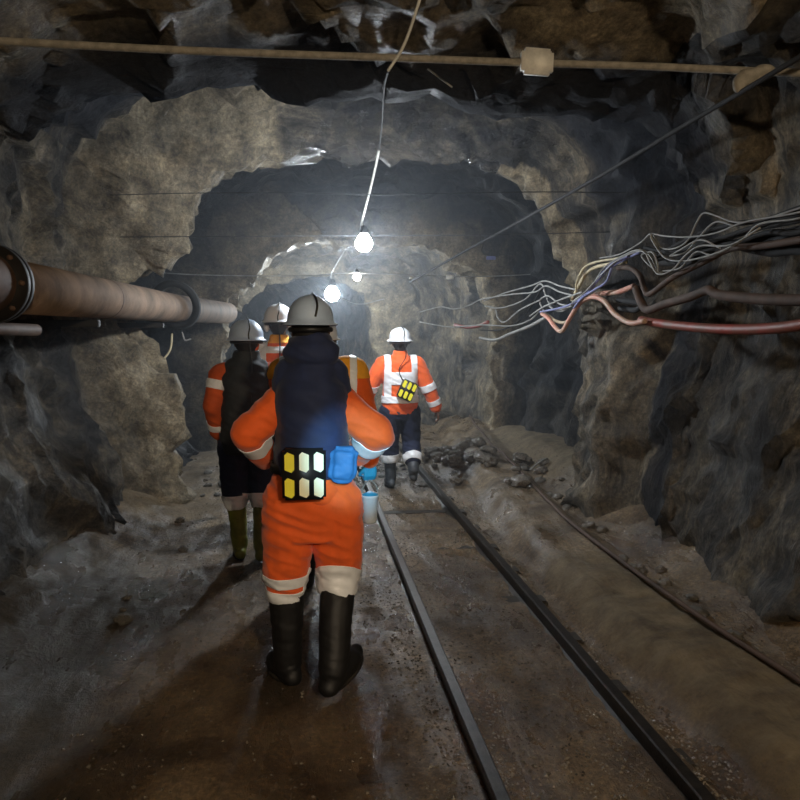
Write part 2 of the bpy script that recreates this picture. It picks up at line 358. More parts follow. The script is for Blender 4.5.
def build_shell():
    N = 150
    secs = []
    for Y, pr in ST:
        c = catmull([V((x, 0, z)) for x, z in pr], 11 * 60)
        # arc-length resample per control span keeps features aligned
        seg = len(c) // 11; out = []
        for s in range(11):
            k = [14, 14, 14, 14, 14, 18, 16, 14, 14, 14, 14][s]
            for j in range(k): out.append(c[int(s * seg + j * seg / k)])
        out.append(c[-1]); secs.append((Y, out))
    rings = []
    for i in range(len(secs) - 1):
        Ya, A = secs[i]; Yb, B = secs[i + 1]
        dmax = max((A[j] - B[j]).length for j in range(len(A))); L = math.hypot(Yb - Ya, dmax)
        step = .055 if Ya > 2 else .12
        if Ya > 12: step = .08
        n = max(2, int(L / step))
        for k in range(n):
            t = k / n; Yv = Ya + (Yb - Ya) * t
            rings.append(([V((A[j].x + (B[j].x - A[j].x) * t, Yv, A[j].z + (B[j].z - A[j].z) * t)) for j in range(len(A))],
                          TANY.get(i, .12) * (1 - t) + TANY.get(i + 1, .12) * t, SHADEY.get(i, .1) * (1 - t) + SHADEY.get(i + 1, .1) * t))
    W = len(rings[0][0]); grid = []
    for R, tn, so in rings:
        row = []
        for j, p in enumerate(R):
            a = R[max(j - 1, 0)]; b = R[min(j + 1, W - 1)]; t = (b - a).normalized()
            nrm = V((t.z, 0, -t.x))          # points inwards or outwards along the profile
            ctr = V((.4, p.y, 1.6))
            if nrm.dot(p - ctr) < 0: nrm = -nrm
            d = rock_disp(p, 1.0 - .35 * (1 - sstep(6.0, 6.8, p.y)) * (1 - sstep(2.4, 2.9, p.z)) if p.y < 12 else .8)
            yd = .10 * noise.noise(p * 1.3 + V((20, 0, 0))) + .06 * noise.noise(p * 3.6)
            row.append(p + nrm * d + V((0, yd, 0)))
        grid.append((row, tn, so))
    cut = [('wall_left', 0, 14 * 4, 'rock_l'), ('ceiling', 14 * 4, 14 * 4 + 14 + 18 + 16, 'rock_c'), ('wall_right', 14 * 4 + 48, W - 1, 'rock_r')]
    for name, j0, j1, mt in cut:
        vs = []; fs = []; tan = []; dark_shade = []; wet = []; w = j1 - j0 + 1
        for row, tn, so in grid:
            for j in range(j0, j1 + 1):
                p = row[j]; vs.append(p)
                t = tn; s = so
                if name == 'wall_right': t = tn * (.5 if p.y < 11.3 else 1.0) if p.y > 7 else .30
                if name == 'wall_right' and p.y > 8.2 and p.y < 11 and p.z < .9: t += .75
                if name == 'wall_right' and 6.1 < p.y < 7.3 and p.z < 2.1: t = .42; s = 0
                if name == 'wall_right' and p.y < 8.15 and p.z > 2.0 and p.y > 7.3: t = .9 if p.y > 7.58 else .12
                if name == 'wall_left' and p.y < 7: t = .20 + .15 * sstep(1.6, 2.6, p.z); s = .2 if p.z < 1.6 else .05
                if name == 'ceiling' and p.y < 5.2: t = .55; s = 0
                if name == 'ceiling' and 7.2 < p.y < 8.1: t = .22 if p.x > -.2 else .8; s = .1 + .35 * sstep(-.2, .3, p.x)
                if name == 'ceiling' and p.x > 1.2 and p.y < 5.3: t = .9
                if p.z > 2.75 and p.x > -1.9:
                    k_ = sstep(4.75, 5.15, p.y + .3 * noise.noise(p * 1.1)) * (1 - sstep(6.9, 7.3, p.y)); s = max(s, k_); t *= 1 - k_  # unlit roof lip painted near black
                tan.append(t); dark_shade.append(min(1, s)); wet.append(sstep(-.3, .1, p.x) * sstep(7.0, 7.3, p.y) * (1 - sstep(8.1, 8.3, p.y)) if name == 'ceiling' else 0.0)
        n = len(grid)
        for i in range(n - 1):
            for k in range(w - 1):
                a = i * w + k; fs.append((a, a + 1, a + w + 1, a + w))
        me = bpy.data.meshes.new(name); me.from_pydata([tuple(v) for v in vs], [], fs)
        for nm, arr in (('tan', tan), ('dark_shade', dark_shade), ('wet', wet)):
            at = me.attributes.new(nm, 'FLOAT', 'POINT'); at.data.foreach_set('value', arr)
        me.update()
        for p in me.polygons: p.use_smooth = True
        tag(link(name, me, M[mt]), None, None, kind='structure')
build_shell()

# ------------------------------------------------------------------ floor
RL = G(500, 800, .03).x; RR = G(705, 800, .03).x
HOSE = [G(830, 705, .12), G(800, 681, .12), G(705, 620, .12), G(620, 560, .12), G(560, 513, .11), G(520, 471, .11), G(486, 440, .12), G(455, 411, .10)]
def hose_x(y):
    pts = [(p.y, p.x) for p in HOSE]
    if y <= pts[0][0]: return pts[0][1]
    for (a, xa), (b, xb) in zip(pts, pts[1:]):
        if y <= b: return xa + (xb - xa) * (y - a) / (b - a)
    return pts[-1][1]
def floor_z(x, y, fine=True):
    p = V((x, y, 0))
    z = .035 * noise.noise(p * .9) + .02 * fr(p, 2.2, 3)
    if fine: z += .011 * fr(p + V((5, 5, 5)), 9, 4)
    inr = sstep(RL - .35, RL - .05, x) * (1 - sstep(RR + .05, RR + .35, x))
    z = z * (1 - .6 * inr) - .035
    hx = hose_x(y)
    z += .12 * sstep(hx - .55 + .12 * noise.noise(V((0, y * 1.3, 3))), hx - .30, x) * (1 - .9 * sstep(hx + .02, hx + .22, x))
    z += -.05 * sstep(RR + .08, RR + .2, x) * (1 - sstep(hx - .55, hx - .4, x))
    z += .28 * sstep(-1.0, -1.9, x) ** 1.5 * (1 - sstep(8, 9, y))
    z += .30 * sstep(2.45, 3.1, x)
    # rubble mound between the right rail and the bank
    z += .16 * math.exp(-((x - 1.95) / .35) ** 2 - ((y - 9.6) / .9) ** 2)
    return z
def build_floor():
    ys = []; y = -6.0
    while y < 22.5:
        ys.append(y); y += (.14 if y < 1.8 else .035 if y < 6 else .06 if y < 12 else .12)
    xs = []; x = -5.6
    while x < 3.8:
        xs.append(x); x += (.2 if x < -2.4 else .035)
    vs = []; tn = []; mud_shade = []
    for y in ys:
        for x in xs:
            vs.append((x, y, floor_z(x, y)))
            hx = hose_x(y)
            t = sstep(hx - .6, hx - .38, x) * (1 - sstep(hx, hx + .12, x)) * (.9 if y < 4.6 else .9 - .55 * sstep(4.6, 5.6, y))
            t = max(t, .75 * sstep(2.3, 2.8, x) * sstep(7, 8.2, y) * (1 - sstep(11, 12, y)))
            t = max(t, .55 * (1 - sstep(-.9, -.5, x)) * sstep(5.5, 7, y) * (1 - sstep(11, 12, y)))
            tn.append(t); mud_shade.append((1 - sstep(-1.25 + .35 * noise.noise(V((x * .8, y * .9, 0))), -.45, x)) * (1 - sstep(5.2, 6.2, y)))  # dark mud mask that also holds the painted shadow
    w = len(xs); fs = [(i * w + k, i * w + k + 1, (i + 1) * w + k + 1, (i + 1) * w + k) for i in range(len(ys) - 1) for k in range(w - 1)]
    me = bpy.data.meshes.new('floor'); me.from_pydata(vs, [], fs)
    at = me.attributes.new('tan', 'FLOAT', 'POINT'); at.data.foreach_set('value', tn)
    at = me.attributes.new('mud', 'FLOAT', 'POINT'); at.data.foreach_set('value', mud_shade)
    me.update()
    for p in me.polygons: p.use_smooth = True
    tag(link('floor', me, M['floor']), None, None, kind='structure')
build_floor()

# ------------------------------------------------------------------ rails
def rail(x, label):
    prof = [(-.055, 0), (.055, 0), (.055, .010), (.012, .022), (.009, .070), (.028, .080), (.028, .104), (.022, .110), (-.022, .110), (-.028, .104), (-.028, .080), (-.009, .070), (-.012, .022), (-.055, .010)]
    bm = bmesh.new(); rows = []
    ys = [-3 + i * .25 for i in range(76)]
    for y in ys:
        dx = .008 * noise.noise(V((x, y * .5, 0))) + (-.006 * max(0, y - 10) ** 2)
        dz = .006 * noise.noise(V((x, y * .7, 4)))
        rows.append([bm.verts.new((x + dx + a, y, -.055 + dz + b)) for a, b in prof])
    n = len(prof)
    for a, b in zip(rows, rows[1:]):
        for k in range(n): bm.faces.new((a[k], a[(k + 1) % n], b[(k + 1) % n], b[k]))
    for r in (rows[0], rows[-1]): bm.faces.new(r)
    o = obj('rail', bm, M['rail_side'], smooth=False)
    return tag(o, label, 'rail')
rail(RL, 'steel rail of the track nearer the walking workers, left of the two')
rail(RR, 'steel rail of the track on the side of the sandy bank, right of the two')
for k in range(14):
    y = 2.15 + k * .62
    bm = bmesh.new(); box(bm, ((RL + RR) / 2, y, -.085), (1.02, .14, .09), Matrix.Rotation(random.uniform(-.02, .02), 3, 'Z'), .012)
    tag(obj('railway_sleeper', bm, M['rust'] if k < 0 else M['sole'], smooth=False), 'mud covered sleeper crossing beneath the two rails', 'sleeper', 'sleepers under the track')

# hose on the bank
bm = bmesh.new(); pts = catmull(HOSE, 84)
pts = [V((p.x, p.y, max(p.z, floor_z(p.x, p.y) + .018))) for p in pts]
tube(bm, pts, .015, 8)
tag(obj('water_hose', bm, M['hose_brown']), 'dusty hose lying along the edge of the sandy bank below the right wall', 'hose')
bm = bmesh.new(); tube(bm, [G(530, 470, .16), G(537, 464, .2), G(546, 459, .22)], .012, 6)
tag(obj('metal_rod', bm, M['wire_grey']), 'short thin rod sticking out beside the hose on the right bank', 'rod')

# ------------------------------------------------------------------ loose rocks
def stone_mesh(seed, r, flat=.6):
    bm = bmesh.new(); bmesh.ops.create_icosphere(bm, subdivisions=3, radius=1)
    for v in bm.verts:
        p = v.co.copy(); d = noise.voronoi(p * 1.2 + V((seed * 3.7, 1, 2)))[0]
        v.co = p * (.75 + .35 * (d[1] - d[0]) + .22 * noise.noise(p * 2 + V((seed, 0, 0))))
        v.co.z *= flat
    for v in bm.verts: v.co *= r
    return bm
stone_data = []
for s in range(6):
    b = stone_mesh(s, 1); me = bpy.data.meshes.new('rock'); b.to_mesh(me); b.free()
    for p in me.polygons: p.use_smooth = (s % 2 == 0)
    me.materials.append(M['stone_wet'] if s < 3 else M['stone']); stone_data.append(me)
def rock(x, y, r, label, group, k=None, dz=0):
    me = random.choice(stone_data) if k is None else stone_data[k]
    o = bpy.data.objects.new('rock', me); C.objects.link(o)
    o.location = (x, y, floor_z(x, y) + r * .22 + dz); o.scale = (r, r * random.uniform(.7, 1.1), r * random.uniform(.7, 1.1)); o.rotation_euler = (random.uniform(-.3, .3), random.uniform(-.3, .3), random.uniform(0, 6))
    tag(o, label, 'rock', group)
for k in range(46):
    a = random.gauss(0, 1); b = random.gauss(0, 1)
    x = 1.92 + a * .26; y = 9.55 + b * .75
    if x < 1.55: x = 1.55 + random.uniform(0, .3)
    rock(x, y, random.uniform(.05, .14), 'wet grey rock in the rubble heap right of the far worker', 'rubble heap right of the far worker', random.randrange(3), .03)
for k in range(12):
    rock(random.uniform(-1.3, -.85) , random.uniform(4.5, 9.5), random.uniform(.025, .07), 'small loose stone on the path along the left wall', 'stones along the left wall')
for k in range(26):
    y = random.uniform(3.2, 9); rock(hose_x(y) + random.uniform(.12, .42), y, random.uniform(.04, .11), 'dark loose rock in the gap between hose and right wall', 'rocks behind the hose')
for k in range(22):
    y = random.uniform(8.0, 11.5); rock(random.uniform(.80, 1.35) if k % 2 else random.uniform(.2, .62), y, random.uniform(.025, .06), 'small stone scattered near the feet of the far worker', 'stones near the far worker')
rock(2.62, 8.9, .16, 'dark rounded boulder at the foot of the right recess', None, 1, .05)
# gravel nobody could count
def gravel():
    vs = []; fs = []
    base = [(1, 0, 0), (-1, 0, 0), (0, 1, 0), (0, -1, 0), (0, 0, 1), (0, 0, -1)]
    tri = [(0, 2, 4), (2, 1, 4), (1, 3, 4), (3, 0, 4), (2, 0, 5), (1, 2, 5), (3, 1, 5), (0, 3, 5)]
    for _ in range(15000):
        y = 1.8 + 9 * random.random() ** 1.5
        c = random.random()
        if c < .40: x = random.uniform(RL + .05, RR - .05)
        elif c < .55: x = RL - .06 - abs(random.gauss(0, .12))
        elif c < .75: x = RR + .05 + random.uniform(0, .22)
        elif c < .85: x = hose_x(y) + random.uniform(.05, .5)
        else: x = random.uniform(-1.0, RL)
        r = random.uniform(.003, .010) * (1.4 if random.random() < .07 else 1)
        z = floor_z(x, y) + r * .2; i = len(vs); e = Matrix.Rotation(random.uniform(0, 3), 3, 'Z') @ Matrix.Rotation(random.uniform(0, 3), 3, 'X')
        for b in base:
            q = e @ (V(b) * r * random.uniform(.6, 1.2)); vs.append((x + q.x, y + q.y, z + q.z * .7))
        fs += [(i + a, i + b, i + c2) for a, b, c2 in tri]
    me = bpy.data.meshes.new('gravel'); me.from_pydata(vs, [], fs); me.update()
    tag(link('gravel', me, M['stone_wet']), 'fine wet gravel scattered over the floor and between the rails', 'gravel', kind='stuff')
gravel()

# ------------------------------------------------------------------ left pipe
pa = P(-60, 274, 3.75); pb = P(-6, 284, 4.25); pc = P(177, 308.5, 8.6); pd_ = P(227, 313, 11.3)
pipe = thing('ventilation_pipe', 'long brown round pipe running along the left wall', 'pipe')
def inv(o, bm): return bm
bm = bmesh.new(); tube(bm, [pb.lerp(pb + (pb - pc), .0), pb.lerp(pc, .5), pc, pd_], .150, 32); obj('pipe_body', bm, M['pipe'], pipe)
d0 = (pb - pc).normalized()
bm = bmesh.new(); tube(bm, [pb, pb + d0 * .10, pb + d0 * .101, pb + d0 * 2.2], .158, 32); obj('pipe_body', bm, M['rust'], pipe)
bm = bmesh.new()
tube(bm, [pb - d0 * .005, pb + d0 * .03], .205, 40); tube(bm, [pb + d0 * .045, pb + d0 * .085], .205, 40)
fl = obj('flange', bm, M['pipe_dark'], pipe)
u = d0.orthogonal().normalized(); w = d0.cross(u)
for k in range(8):
    a = 2 * PI * k / 8; c = pb + (u * math.cos(a) + w * math.sin(a)) * .182
    bm = bmesh.new(); tube(bm, [c - d0 * .03, c + d0 * .11], .014, 6); obj('bolt', bm, M['rust'], fl)
for t in (.42,):
    c = pb.lerp(pc, t); bm = bmesh.new(); tube(bm, [c, c + d0 * .015], .153, 32); obj('weld_seam', bm, M['rust'], pipe)
# rubber belt loop hung round the pipe
bm = bmesh.new(); d1 = (pc - pd_).normalized(); up = V((0, 0, 1)); sd = d1.cross(up).normalized(); R = []
cc = pc + V((0, -.05, 0))
for k in range(48):
    a = 2 * PI * k / 48; rad = .215 + (.10 * max(0, math.sin(a)) ** 0 * 0)
    ctr = cc + up * .02 - up * 0.01
    dirv = sd * math.cos(a) + up * math.sin(a)
    tilt = d1 * (.12 * math.sin(a))
    r1 = .165 + .05 * (1 + math.sin(a)) / 2; wd = .06
    o1 = ctr + tilt
    R.append([bm.verts.new(o1 + dirv * r1 - d1 * wd), bm.verts.new(o1 + dirv * r1 + d1 * wd), bm.verts.new(o1 + dirv * (r1 + .065) + d1 * wd), bm.verts.new(o1 + dirv * (r1 + .065) - d1 * wd)])
for k in range(48):
    a, b = R[k], R[(k + 1) % 48]
    for j in range(4): bm.faces.new((a[j], a[(j + 1) % 4], b[(j + 1) % 4], b[j]))
tag(obj('rubber_belt', bm, M['rubber']), 'black rubber belt looped around the brown pipe', 'belt')
bm = bmesh.new(); tube(bm, catmull([P(172, 334, 8.5), P(170, 350, 8.4), P(160, 362, 8.2), P(146, 368, 7.9), P(134, 362, 7.6)], 30), .012, 6)
tag(obj('hanging_cord', bm, M['wire_cream']), 'pale cord hanging in a curve under the rubber belt', 'cord')
bm = bmesh.new(); tube(bm, catmull([P(182, 332, 8.8), P(185, 340, 8.8), P(191, 339, 8.8)], 20), .010, 6)
tag(obj('wire_hook', bm, M['wire_grey']), 'small bent wire hook under the pipe beside the belt', 'hook')
bm = bmesh.new(); tube(bm, [P(-90, 326, 3.6), P(0, 329, 4.45), P(36, 330, 4.9)], .036, 16)
tag(obj('steel_pipe', bm, M['rust']), 'short thin rusty pipe end below the large brown pipe', 'pipe')
# wall brackets holding the large pipe
for k, t in enumerate((.35, .8)):
    c = pb.lerp(pc, t); bm = bmesh.new(); box(bm, c + V((-.32, 0, -.19)), (.75, .06, .05), None, .006); obj('pipe_bracket', bm, M['pipe_dark'], pipe, False)

# ------------------------------------------------------------------ overhead cables and lamps
def cable(name, pts, r, mat, label, cat, group=None, n=60, seg=6, parent=None):
    bm = bmesh.new(); tube(bm, catmull(pts, n), r, seg)
    o = obj(name, bm, M[mat], parent)
    if label: tag(o, label, cat, group)
    return o
oh = thing('overhead_cable', 'thick dusty cable strung across the roof nearest the camera', 'cable')
oc = [P(-60, 36, 4.25), P(0, 41, 4.25), P(200, 51, 4.25), P(400, 58, 4.25), P(536, 63, 4.25), P(640, 66, 4.15), P(750, 71, 3.85), P(860, 75, 3.5)]
cable('cable_sheath', oc, .021, 'rope', None, None, n=112, seg=8, parent=oh)
bm = bmesh.new(); box(bm, P(537, 62, 4.23), (.18, .07, .14), Matrix.Rotation(.03, 3, 'Y'), .02); obj('clamp_block', bm, M['timber'], oh)
bm = bmesh.new(); ball(bm, P(750, 77, 3.8), (.075, .05, .045)); ball(bm, P(739, 84, 3.8), (.035, .03, .05)); ball(bm, P(765, 70, 3.76), (.06, .03, .03)); obj('cable_tie', remeshed(bm, .012, 2), M['rope'], oh)
bm = bmesh.new(); tube(bm, [P(428, 69, 4.72), P(452, 87, 4.6)], .006, 6); tag(obj('loose_wire', bm, M['wire_grey']), 'short loose wire end sticking down near the roof cable', 'wire')

# three pendant lamps
bm_w = bulb_mat('lamp glow', (.86, .93, 1.0), 850)
bm_w2 = bulb_mat('far lamp glow', (.84, .93, 1.0), 520)
bm_w3 = bulb_mat('small lamp glow', (1, .97, .85), 120)
def lamp(c, r, mat, label, up_pt=None):
    t = thing('pendant_lamp', label, 'lamp', c)
    bm = bmesh.new(); bmesh.ops.create_icosphere(bm, subdivisions=3, radius=r)
    for v in bm.verts:
        if v.co.z > 0: v.co.z *= 1.25; v.co.x *= 1 - .35 * v.co.z / r / 1.25; v.co.y *= 1 - .35 * v.co.z / r / 1.25
    obj('bulb', bm, mat, t)
    bm = bmesh.new(); tube(bm, [(0, 0, r * 1.1), (0, 0, r * 1.25), (0, 0, r * 1.9)], [r * .62, r * .6, r * .38], 16); obj('socket', bm, M['black_plastic'], t)
L1 = P(364, 243, 7.0); lamp(L1, .078, bm_w, 'largest glowing lamp, hanging highest in the tunnel')
L2 = P(332, 294, 12.9); lamp(L2, .125, bm_w2, 'bright far lamp glowing just above the helmet of the nearest worker')
L3 = P(357, 277, 11.0); lamp(L3, .055, bm_w3, 'small dim lamp hanging between the two bright ones')
cable('lamp_cable', [P(424, -20, 4.0), P(418, 5, 4.05), P(404, 45, 4.15), P(388, 71, 4.2)], .0085, 'wire_white', 'white flex dropping from the roof in front of the thick roof cable', 'cable')
cable('lamp_cable', [P(379, 150, 6.7), P(376, 165, 6.8), P(371, 186, 6.9), P(362, 222, 7.0), L1 + V((0, 0, .14))], .011, 'wire_white', 'white flex the highest lamp hangs from', 'cable')
cable('suspension_wire', [P(388, 71, 4.2), P(384, 90, 4.8), P(382, 125, 6.0), P(379, 150, 6.7)], .006, 'wire_dark', 'dark wire joining the two white flexes above the highest lamp', 'wire')
cable('suspension_wire', [P(345, 250, 12.6), P(332, 272, 12.8), L2 + V((0, 0, .22))], .010, 'wire_grey', 'grey wire above the far lamp', 'wire')
cable('suspension_wire', [P(340, 298, 12.6), P(360, 304, 12.4), P(384, 299, 12.2)], .008, 'wire_grey', 'pale wire sagging to the right of the far lamp', 'wire')
w1 = cable('suspension_wire', [P(150, 272, 10.8), P(205, 275, 10.9), P(300, 276, 11), P(357, 273, 11), P(450, 276.5, 11), P(520, 275, 11), P(560, 271, 10.6)], .007, 'wire_grey', 'thin pale wire crossing the tunnel and carrying the small lamp', 'wire', n=90)
for (x, y, s) in ((450, 277, .11), (411, 278, .05)):
    bm = bmesh.new(); box(bm, P(x, y, 10.98), (s, .03, s * .6), None, .006); obj('wire_tag', bm, M['timber'], w1)
w2 = cable('suspension_wire', [P(380, 195, 6.75), P(420, 194, 6.8), P(540, 192, 6.8), P(648, 193, 6.6), P(700, 191, 6.2), P(760, 186, 5.6)], .0045, 'wire_dark', 'thin dark wire high across the tunnel bearing a small pale tag', 'wire', n=70)
bm = bmesh.new(); box(bm, P(648, 193, 6.58), (.12, .03, .045), None, .006); obj('wire_tag', bm, M['timber'], w2)
cable('suspension_wire', [P(110, 195, 6.2), P(200, 193, 6.6), P(300, 193, 6.8), P(380, 195, 6.75)], .0035, 'wire_dark', 'thin dark wire across the upper left of the tunnel', 'wire')
cable('suspension_wire', [P(120, 237, 7.0), P(300, 236, 7.4), P(480, 235, 7.4), P(610, 232, 6.9)], .004, 'wire_dark', 'thin dark wire crossing level with the highest lamp', 'wire')
bm = bmesh.new(); box(bm, P(491, 258, 10.5), (.13, .03, .05), None, .006); tag(obj('wire_tag', bm, M['wire_blue'], smooth=False), 'small bluish tag on the dark recess wall right of the small lamp', 'tag')
cable('power_cable', [P(850, 30, 3.2), P(800, 57, 3.4), P(740, 93, 3.8), P(690, 122, 4.3), P(600, 176, 5.5), P(515, 224, 7.2), P(460, 254, 9), P(410, 282, 11.5)], .014, 'wire_dark', 'black cable running diagonally from the upper right corner toward the lamps', 'cable', n=100, seg=8)

# ------------------------------------------------------------------ cable bundle on the right wall
WX = 2.42
def wl(pts, off=0.0):
    out = []
    for p in pts:
        x, y = p[0], p[1]; X = WX + off + (p[2] if len(p) > 2 else 0)
        if x >= 548: q = PX(x, y, X)
        else:
            Yb = PX(548, y, X).y; q = P(x, y, Yb + (548 - x) * .028)
        out.append(q)
    return out
GW = 'thin grey wires looping along the right wall'
def bw(pts, r, mat, label, off=0, group=None, name='wall_cable', cat='cable', n=90):
    return cable(name, wl(pts, off), r, mat, label, cat, group, n, 8)
bw([(860, 312), (800, 325), (760, 329), (720, 329), (680, 326), (650, 322), (641, 320)], .030, 'hose_red', 'thick red hose along the right wall, lowest of the cables', .02, name='red_hose', cat='hose')
bw([(645, 321), (630, 323), (615, 314), (604, 301), (592, 297), (580, 303), (570, 318), (562, 331), (556, 328), (548, 318), (542, 314)], .020, 'hose_pink', 'pinkish hose arching over the pillar and dipping in a hook at its left end', -.04, name='pink_hose', cat='hose')
bw([(575, 312), (566, 322), (556, 321), (546, 314)], .016, 'hose_tan', 'short tan hose loop just above the dipping hook of the pink hose', -.0, name='tan_hose', cat='hose')
bw([(860, 298), (800, 300), (760, 299), (720, 295), (708, 290), (690, 297), (665, 304), (648, 310), (641, 302), (636, 288)], .030, 'hose_brown', 'thick brown hose just above the red hose, rising at its left end', .0, name='brown_hose', cat='hose')
bw([(634, 286), (618, 292), (600, 294), (585, 300)], .022, 'hose_pink', 'short dusty pink pipe bent behind the blue wires', .05, name='pink_pipe', cat='pipe')
bw([(860, 230), (800, 240), (760, 246), (730, 249), (700, 264), (672, 278), (650, 294), (644, 288), (640, 276), (630, 268), (618, 268)], .020, 'hose_brown', 'brown cable with a sharp vee bend under the grey wires', .0, name='brown_cable')
bw([(860, 232), (800, 240), (770, 238), (735, 247), (700, 252), (690, 262), (660, 262)], .024, 'wire_dark', 'thick black cable at the bottom of the tangled bundle', .06)
bw([(860, 255), (800, 250), (770, 252), (740, 246), (720, 240)], .026, 'wire_dark', 'thick black cable dropping to the right out of the bundle', .08)
dark = [[(860, 195), (800, 214), (770, 222), (740, 232), (700, 245), (668, 252), (645, 248)],
        [(860, 200), (800, 220), (760, 228), (720, 240), (690, 240), (665, 252), (650, 260)],
        [(860, 205), (800, 228), (760, 235), (730, 243), (705, 243), (680, 246)],
        [(860, 190), (800, 208), (765, 220), (735, 224), (705, 232), (675, 246), (655, 258)],
        [(860, 210), (800, 232), (770, 232), (745, 240), (722, 248), (700, 252)]]
for k, d in enumerate(dark):
    bw(d, .015, 'wire_dark', 'black cable within the tangle at the right edge', .02 * (k % 3) - .02, 'black cables in the tangle at the right edge')
thin = [[(860, 188), (800, 208), (760, 220), (735, 222), (717, 216), (704, 213), (697, 222), (688, 240), (676, 248), (662, 248), (654, 236), (651, 234)],
        [(860, 192), (800, 212), (745, 222), (716, 233), (688, 237), (665, 236), (651, 234), (656, 244), (663, 256), (680, 261), (702, 258)],
        [(860, 198), (800, 218), (760, 224), (742, 240), (722, 251), (700, 258), (680, 261), (664, 257), (652, 240), (650, 234), (640, 243), (620, 254), (600, 258)],
        [(760, 228), (730, 245), (700, 246), (685, 256), (672, 270), (658, 274), (650, 262), (644, 252), (632, 253), (615, 262), (600, 276), (585, 292), (570, 305)],
        [(730, 248), (712, 255), (696, 252), (680, 268), (664, 271), (658, 272), (654, 258), (640, 250), (620, 258), (606, 268)],
        [(658, 272), (650, 256), (638, 250), (622, 256), (604, 268), (590, 288), (572, 302)],
        [(660, 274), (646, 262), (642, 255), (652, 252), (657, 262), (658, 272)],
        [(720, 248), (700, 240), (680, 250), (670, 256)],
        [(735, 226), (716, 222), (700, 236), (686, 252), (672, 256)]]
for k, d in enumerate(thin):
    bw(d, .0056, 'wire_grey', 'thin grey wire looping over the upper right wall', -.05 - .012 * (k % 4), GW, 'thin_wire', 'wire')
for k, d in enumerate([[(640, 252), (620, 262), (604, 272), (590, 290), (575, 302), (560, 308), (540, 312)],
                       [(628, 256), (612, 264), (598, 280), (584, 296), (572, 304)],
                       [(612, 268), (606, 282), (594, 290), (582, 298), (574, 308)]]):
    bw(d, .010, 'wire_blue', 'blue grey wire slanting down across the top of the pillar', -.03 - .02 * k, 'blue grey wires over the pillar', 'thin_wire', 'wire')
bw([(640, 250), (618, 258), (596, 262), (584, 268), (577, 282), (576, 292)], .010, 'wire_cream', 'cream wire curving down over the upper left of the pillar', -.03, None, 'thin_wire', 'wire')
bw([(626, 262), (600, 266), (588, 272), (580, 284), (572, 300)], .016, 'wire_cream', 'thicker cream cable curving just inside the thin cream wire', .02)
bw([(618, 300), (640, 303), (636, 310), (620, 308)], .022, 'wire_dark', 'dark stub of hose behind the arch of the pink hose', .09, None, 'hose', 'hose')
left = [[(578, 290), (560, 286), (545, 281), (530, 286), (505, 293), (492, 298), (484, 301)],
        [(576, 296), (560, 292), (546, 286), (535, 292), (515, 294), (500, 296)],
        [(582, 292), (565, 298), (550, 304), (540, 309), (530, 316)],
        [(576, 302), (562, 311), (552, 308), (546, 296), (540, 284), (524, 300), (500, 308), (485, 306)],
        [(548, 318), (540, 302), (548, 296), (560, 304), (572, 306)],
        [(540, 300), (520, 310), (505, 322), (498, 318), (496, 310)],
        [(560, 308), (548, 300), (542, 290), (530, 308), (518, 322), (500, 330), (480, 330)],
        [(572, 306), (556, 310), (545, 306), (530, 320), (510, 326), (480, 325), (450, 327), (420, 322)],
        [(500, 296), (480, 300), (470, 305), (455, 309), (440, 307), (420, 312)]]
for k, d in enumerate(left):
    bw(d, .0085, 'wire_grey' if k != 6 else 'wire_dark', 'thin grey wire sagging across the dark recess left of the pillar', -.02 * (k % 3), 'wires sagging across the recess', 'thin_wire', 'wire')
bw([(545, 318), (530, 326), (510, 334), (495, 340), (480, 338)], .019, 'wire_grey', 'grey hose slanting down to the left inside the recess', 0, None, 'hose', 'hose')
bw([(488, 322), (478, 326), (466, 327), (455, 325)], .024, 'hose_red', 'short red hose end at the edge of the inner arch', .1, name='red_hose', cat='hose')

# ------------------------------------------------------------------ people
def hand_geo(bm, wrist, d, pn, thumb, curl=.5, g=0.0):
    """wrist, direction, palm normal (the side fingers curl to), thumb side vector"""
    d = V(d).normalized(); pn = V(pn); pn = (pn - d * pn.dot(d)).normalized()
    s = V(thumb); s = (s - d * s.dot(d) - pn * s.dot(pn)).normalized(); w = V(wrist)
    for k in range(4):
        o = s * (.030 - .020 * k); tube(bm, [w + s * (.018 - .012 * k), w + o + d * .05, w + o + d * .088], [.016 + g, .0145 + g, .0125 + g], 8)
    tips = []
    for k, L in enumerate((.070, .080, .074, .056)):
        p = w + s * (.030 - .020 * k) + d * .085; dd = d.copy(); pts = [p - d * .012, p]
        ax = d.cross(pn)
        for j, fL in enumerate((.45, .32, .23)):
            dd = Quaternion(ax, curl * (.55 + .35 * j)) @ dd; p = p + dd * L * fL; pts.append(p)
        tube(bm, pts, [.0098 + g, .0098 + g, .009 + g, .0085 + g, .0075 + g], 8)
    p = w + s * .022 + d * .022; q = p + (s * .75 + d * .6 + pn * .25).normalized() * .042; r = q + (d * .8 + s * .15 + pn * .5 * curl).normalized() * .032; t = r + (d * .8 + pn * .8 * curl - s * .1).normalized() * .026
    tube(bm, [p, q, r, t], [.014 + g, .0115 + g, .0105 + g, .0085 + g], 8)
def foot_frame(ankle, toe_dir, pitch):
    f = V(toe_dir).normalized(); side = f.cross(V((0, 0, 1))).normalized()
    R = Quaternion(side, -pitch)
    return R @ f, side, R @ V((0, 0, 1))
